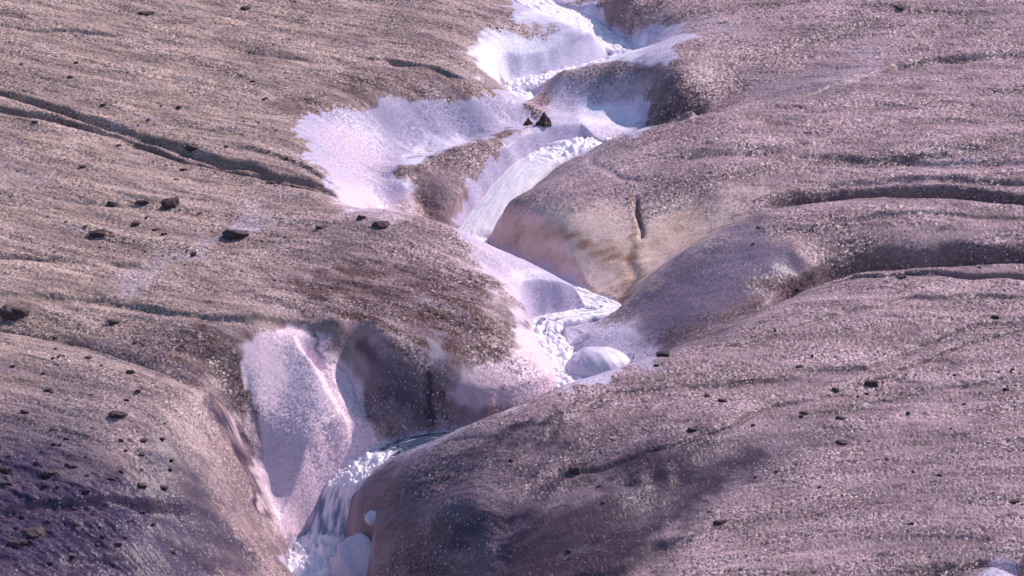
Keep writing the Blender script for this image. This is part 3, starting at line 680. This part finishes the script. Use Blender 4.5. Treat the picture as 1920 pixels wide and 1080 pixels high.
STONES = [ # u, v (foot), width px, height px, label
 (320,390,42,26,'largest blocky dark stone on the left slope, just above the pale streak'),
 (268,384,34,12,'flat dark stone just left of the blocky largest stone'),
 (210,388,26,12,'low dark stone two places left of the blocky largest stone'),
 (186,445,44,20,'dark wedge shaped stone lying apart on the lower left slope'),
 (440,448,60,24,'long tilted slab of grey stone at the end of the white streak'),
 (28,596,66,26,'wide flat topped stone at the left edge of the picture'),
 (716,426,40,16,'flat brown stone on the crest beside the white stream hollow'),
 (678,412,18,12,'small stone just left of the flat brown stone on the crest'),
 (600,430,16,10,'small pointed stone below the crest left of the flat brown stone'),
 (364,480,13,11,'small black stone on the white streak'),
 (1636,724,30,17,'dark rounded stone, the largest on the right slope, beside a long crack'),
 (1567,735,16,9,'small dark stone left of the largest stone on the right slope'),
 (1357,754,20,8,'flat dark pebble on the upper side of the long crack on the right'),
 (1298,809,20,11,'dark pebble at the lower end of the long crack on the right'),
 (1080,888,24,14,'jagged dark stone in the middle of the front right hump'),
 (1582,832,28,9,'thin dark stone chip standing alone on the lower right slope'),
 (1577,785,20,6,'thin dark flake with a twin on the right slope'),
 (1508,778,18,5,'thin dark flake above and left of the twin flakes'),
 (1690,522,24,8,'flat dark stone in the upper groove at the right edge'),
 (1868,598,18,7,'small dark stone near the right edge below the grooves'),
 (1887,733,16,8,'small dark stone by the right edge, lower than the grooves'),
 (1246,668,32,14,'rough brown stone on the crest beside the round ice lump'),
 (1231,687,12,6,'tiny stone just below the rough brown stone on the crest'),
 (1495,552,14,7,'small stone on the lip of the wide groove at right'),
 (1688,18,30,12,'reddish brown stone near the top right of the picture'),
 (1350,983,24,9,'dark stone chip on the bottom right slope'),
 (1905,943,22,7,'dark flat stone at the right edge of the bottom slope'),
 (1500,690,14,5,'small dark flake on the gentle slope under the groove at right'),
 (194,198,14,7,'small stone just above the twin melt grooves at upper left'),
 (336,204,16,9,'brown stone above the middle of the twin melt grooves'),
 (475,153,14,6,'dark pebble alone on the upper slope'),
 (132,146,16,6,'small cluster stone high on the left slope'),
 (142,119,10,6,'tiny dark pebble high on the left slope, above the cluster stone'),
 (462,18,26,10,'pale brown stone near the top edge left of centre'),
 (275,27,40,6,'long thin stone sliver near the top left'),
 (66,230,14,6,'small dark stone below the twin grooves at the left edge'),
 (156,315,16,7,'small stone on the slope below the twin grooves'),
 (346,320,20,7,'flat stone below the twin grooves, midway along'),
 (330,338,14,6,'small stone beside the flat stone below the twin grooves'),
 (510,345,26,8,'flat dark stone against the lower melt groove'),
 (360,289,34,13,'rough stone wedged between the twin grooves'),
 (254,422,20,9,'small dark stone below the pair of larger stones on the left'),
 (292,433,16,8,'dark pebble right of the small stone below the larger pair'),
 (306,441,14,7,'dark pebble, lowest of the short row under the larger stones'),
 (216,608,28,9,'flat dark stone on the ridge left of the brown hollow'),
 (104,636,10,6,'tiny stone on the rim crack at left'),
 (135,648,14,6,'small stone just under the rim crack at left'),
 (165,672,16,6,'flat pebble below the rim crack at left'),
 (92,735,20,7,'thin dark stone on the front left hump'),
 (44,776,18,10,'dark stone near the left edge of the front left hump'),
 (222,784,36,11,'long dark stone at the shoulder of the front left hump'),
 (269,828,20,6,'thin dark flake below the long stone on the front left hump'),
 (132,878,24,12,'black stone in the middle of the front left hump'),
 (92,893,30,12,'black stone left of the middle of the front left hump'),
 (10,888,26,14,'black stone cut by the left edge of the picture'),
 (14,910,24,9,'flat black stone under the one cut by the left edge'),
 (70,872,16,8,'small black stone among the cluster at lower left'),
 (210,901,18,9,'dark stone right of the black cluster at lower left'),
 (265,914,22,8,'dark flat stone above the long groove at lower left'),
 (308,918,18,7,'dark pebble at the right end of the long groove at lower left'),
 (60,1002,50,22,'large black stone in the bottom left corner'),
 (30,1026,36,18,'black stone leaning on the large one in the bottom left corner'),
]
rd = random.Random(11); base_meshes = [lump_mesh('stone', 100 + i, 4, 6, .24, 1, 1, 1, True) for i in range(9)]
for i, (u, v, w, hpx, lab) in enumerate(STONES):
    x, y, z = hit_fine(u, v)
    o = link('stone', base_meshes[i % 9] if i >= 9 else base_meshes[i])
    if not o.data.materials: o.data.materials.append(m_rock)
    hw_ = w / 190.0; hh_ = hpx / 84.0 / .9
    o.scale = (hw_ * 1.1, max(hw_ * .7, .03), hh_ * .56); o.rotation_euler = (rd.uniform(-.15, .15), rd.uniform(-.15, .15), rd.uniform(-.25, .25))
    o.location = (x, y + hw_ * .3, surf_z(x, y + hw_ * .3) + hh_ * .12)
    o['label'] = lab; o['category'] = 'stone'; o['group'] = 'stones melted into the ice'
# fine grit: little pebbles no one could tell apart, in three fields
FIELDS = [('upper left slope', [(20, 60, 540, 330, 22), (40, 400, 420, 480, 12)], 6.5), ('front left hump', [(10, 640, 260, 790, 14), (5, 800, 330, 1060, 42)], 8.5), ('right slopes', [(1260, 660, 1900, 900, 16), (1400, 420, 1900, 640, 6), (900, 850, 1880, 1060, 12)], 6.5)]
for place, boxes, size in FIELDS:
    for (u0, v0, u1, v1, n_) in boxes:
        for q_ in range(n_):
            u, v = rd.uniform(u0, u1), rd.uniform(v0, v1); w = size * rd.uniform(.7, 1.9)
            x, y, z = hit_fine(u, v); o = link('pebble', base_meshes[rd.randrange(9)]); r_ = w / 175
            o.scale = (r_, r_ * .8, r_ * rd.uniform(.5, .8)); o.rotation_euler = (rd.uniform(-.3, .3), rd.uniform(-.3, .3), rd.uniform(0, 6.28))
            o.location = (x, y, surf_z(x, y) + r_ * .15)
            o['label'] = 'tiny dark pebble, one of many alike strewn over the ' + place; o['category'] = 'pebble'; o['group'] = 'tiny pebbles on the ' + place
# two little dirt cones on the crest behind the fall
for u, v, w, hpx, lab in [(1020,232,34,24,'taller of the two pointed dirt cones on the crest above the waterfall'), (991,233,24,15,'shorter pointed dirt cone at left of the pair above the waterfall')]:
    x, y, z = hit_fine(u, v); bm = bmesh.new(); bmesh.ops.create_cone(bm, cap_ends=True, segments=40, radius1=1, radius2=.06, depth=1)
    bmesh.ops.subdivide_edges(bm, edges=bm.edges[:], cuts=5, use_grid_fill=True)
    for q in bm.verts:
        k = float(fbm(np.array([q.co.x * 2 + u]), np.array([q.co.y * 2 + q.co.z * 2]), 3, 7)[0])
        q.co.x *= 1 + .25 * k; q.co.y *= 1 + .25 * k; q.co.z += .08 * k
        q.co.x *= w / 150; q.co.y *= w / 170; q.co.z = (q.co.z + .5) * hpx / 72 - .04
    me = bpy.data.meshes.new('dirt_cone'); bm.to_mesh(me); bm.free(); o = link('dirt_cone', me, m_rock); o.location = (x, y, z)
    o['label'] = lab; o['category'] = 'dirt cone'; o['group'] = 'pair of dirt cones'
for name, u, v, r3, dz, sd, lab, cat in [
    ('ice_lump', 1116, 692, (.80,.62,.60), -.12, 3, 'smooth round white ice lump bulging beside the middle rapids', 'ice lump'),
    ('ice_lump', 680, 1075, (.74,.6,.95), -.12, 4, 'bluish white ice lump at the bottom edge right of the foam', 'ice lump'),
    ('ice_lump', 702, 975, (.20,.18,.17), .0, 5, 'small pale ice knob on the right bank beside the lower fall', 'ice lump'),
    ('ice_block', 1052, 276, (.42,.22,.13), .06, 6, 'pinkish grey slab of ice lying in the foam at the top of the waterfall', 'ice block')]:
    x, y, z = hit_fine(u, v)
    o = link(name, lump_mesh(name, sd, 5, 5 if name == 'ice_block' else 0, {3: .07}.get(sd, .14), *r3, True), m_clean)
    o.location = (x + (.06 if sd == 3 else 0), y + .12 * (r3[0] > .5), z + dz); o['label'] = lab; o['category'] = cat
print('verts', X.size, 'npts', N)
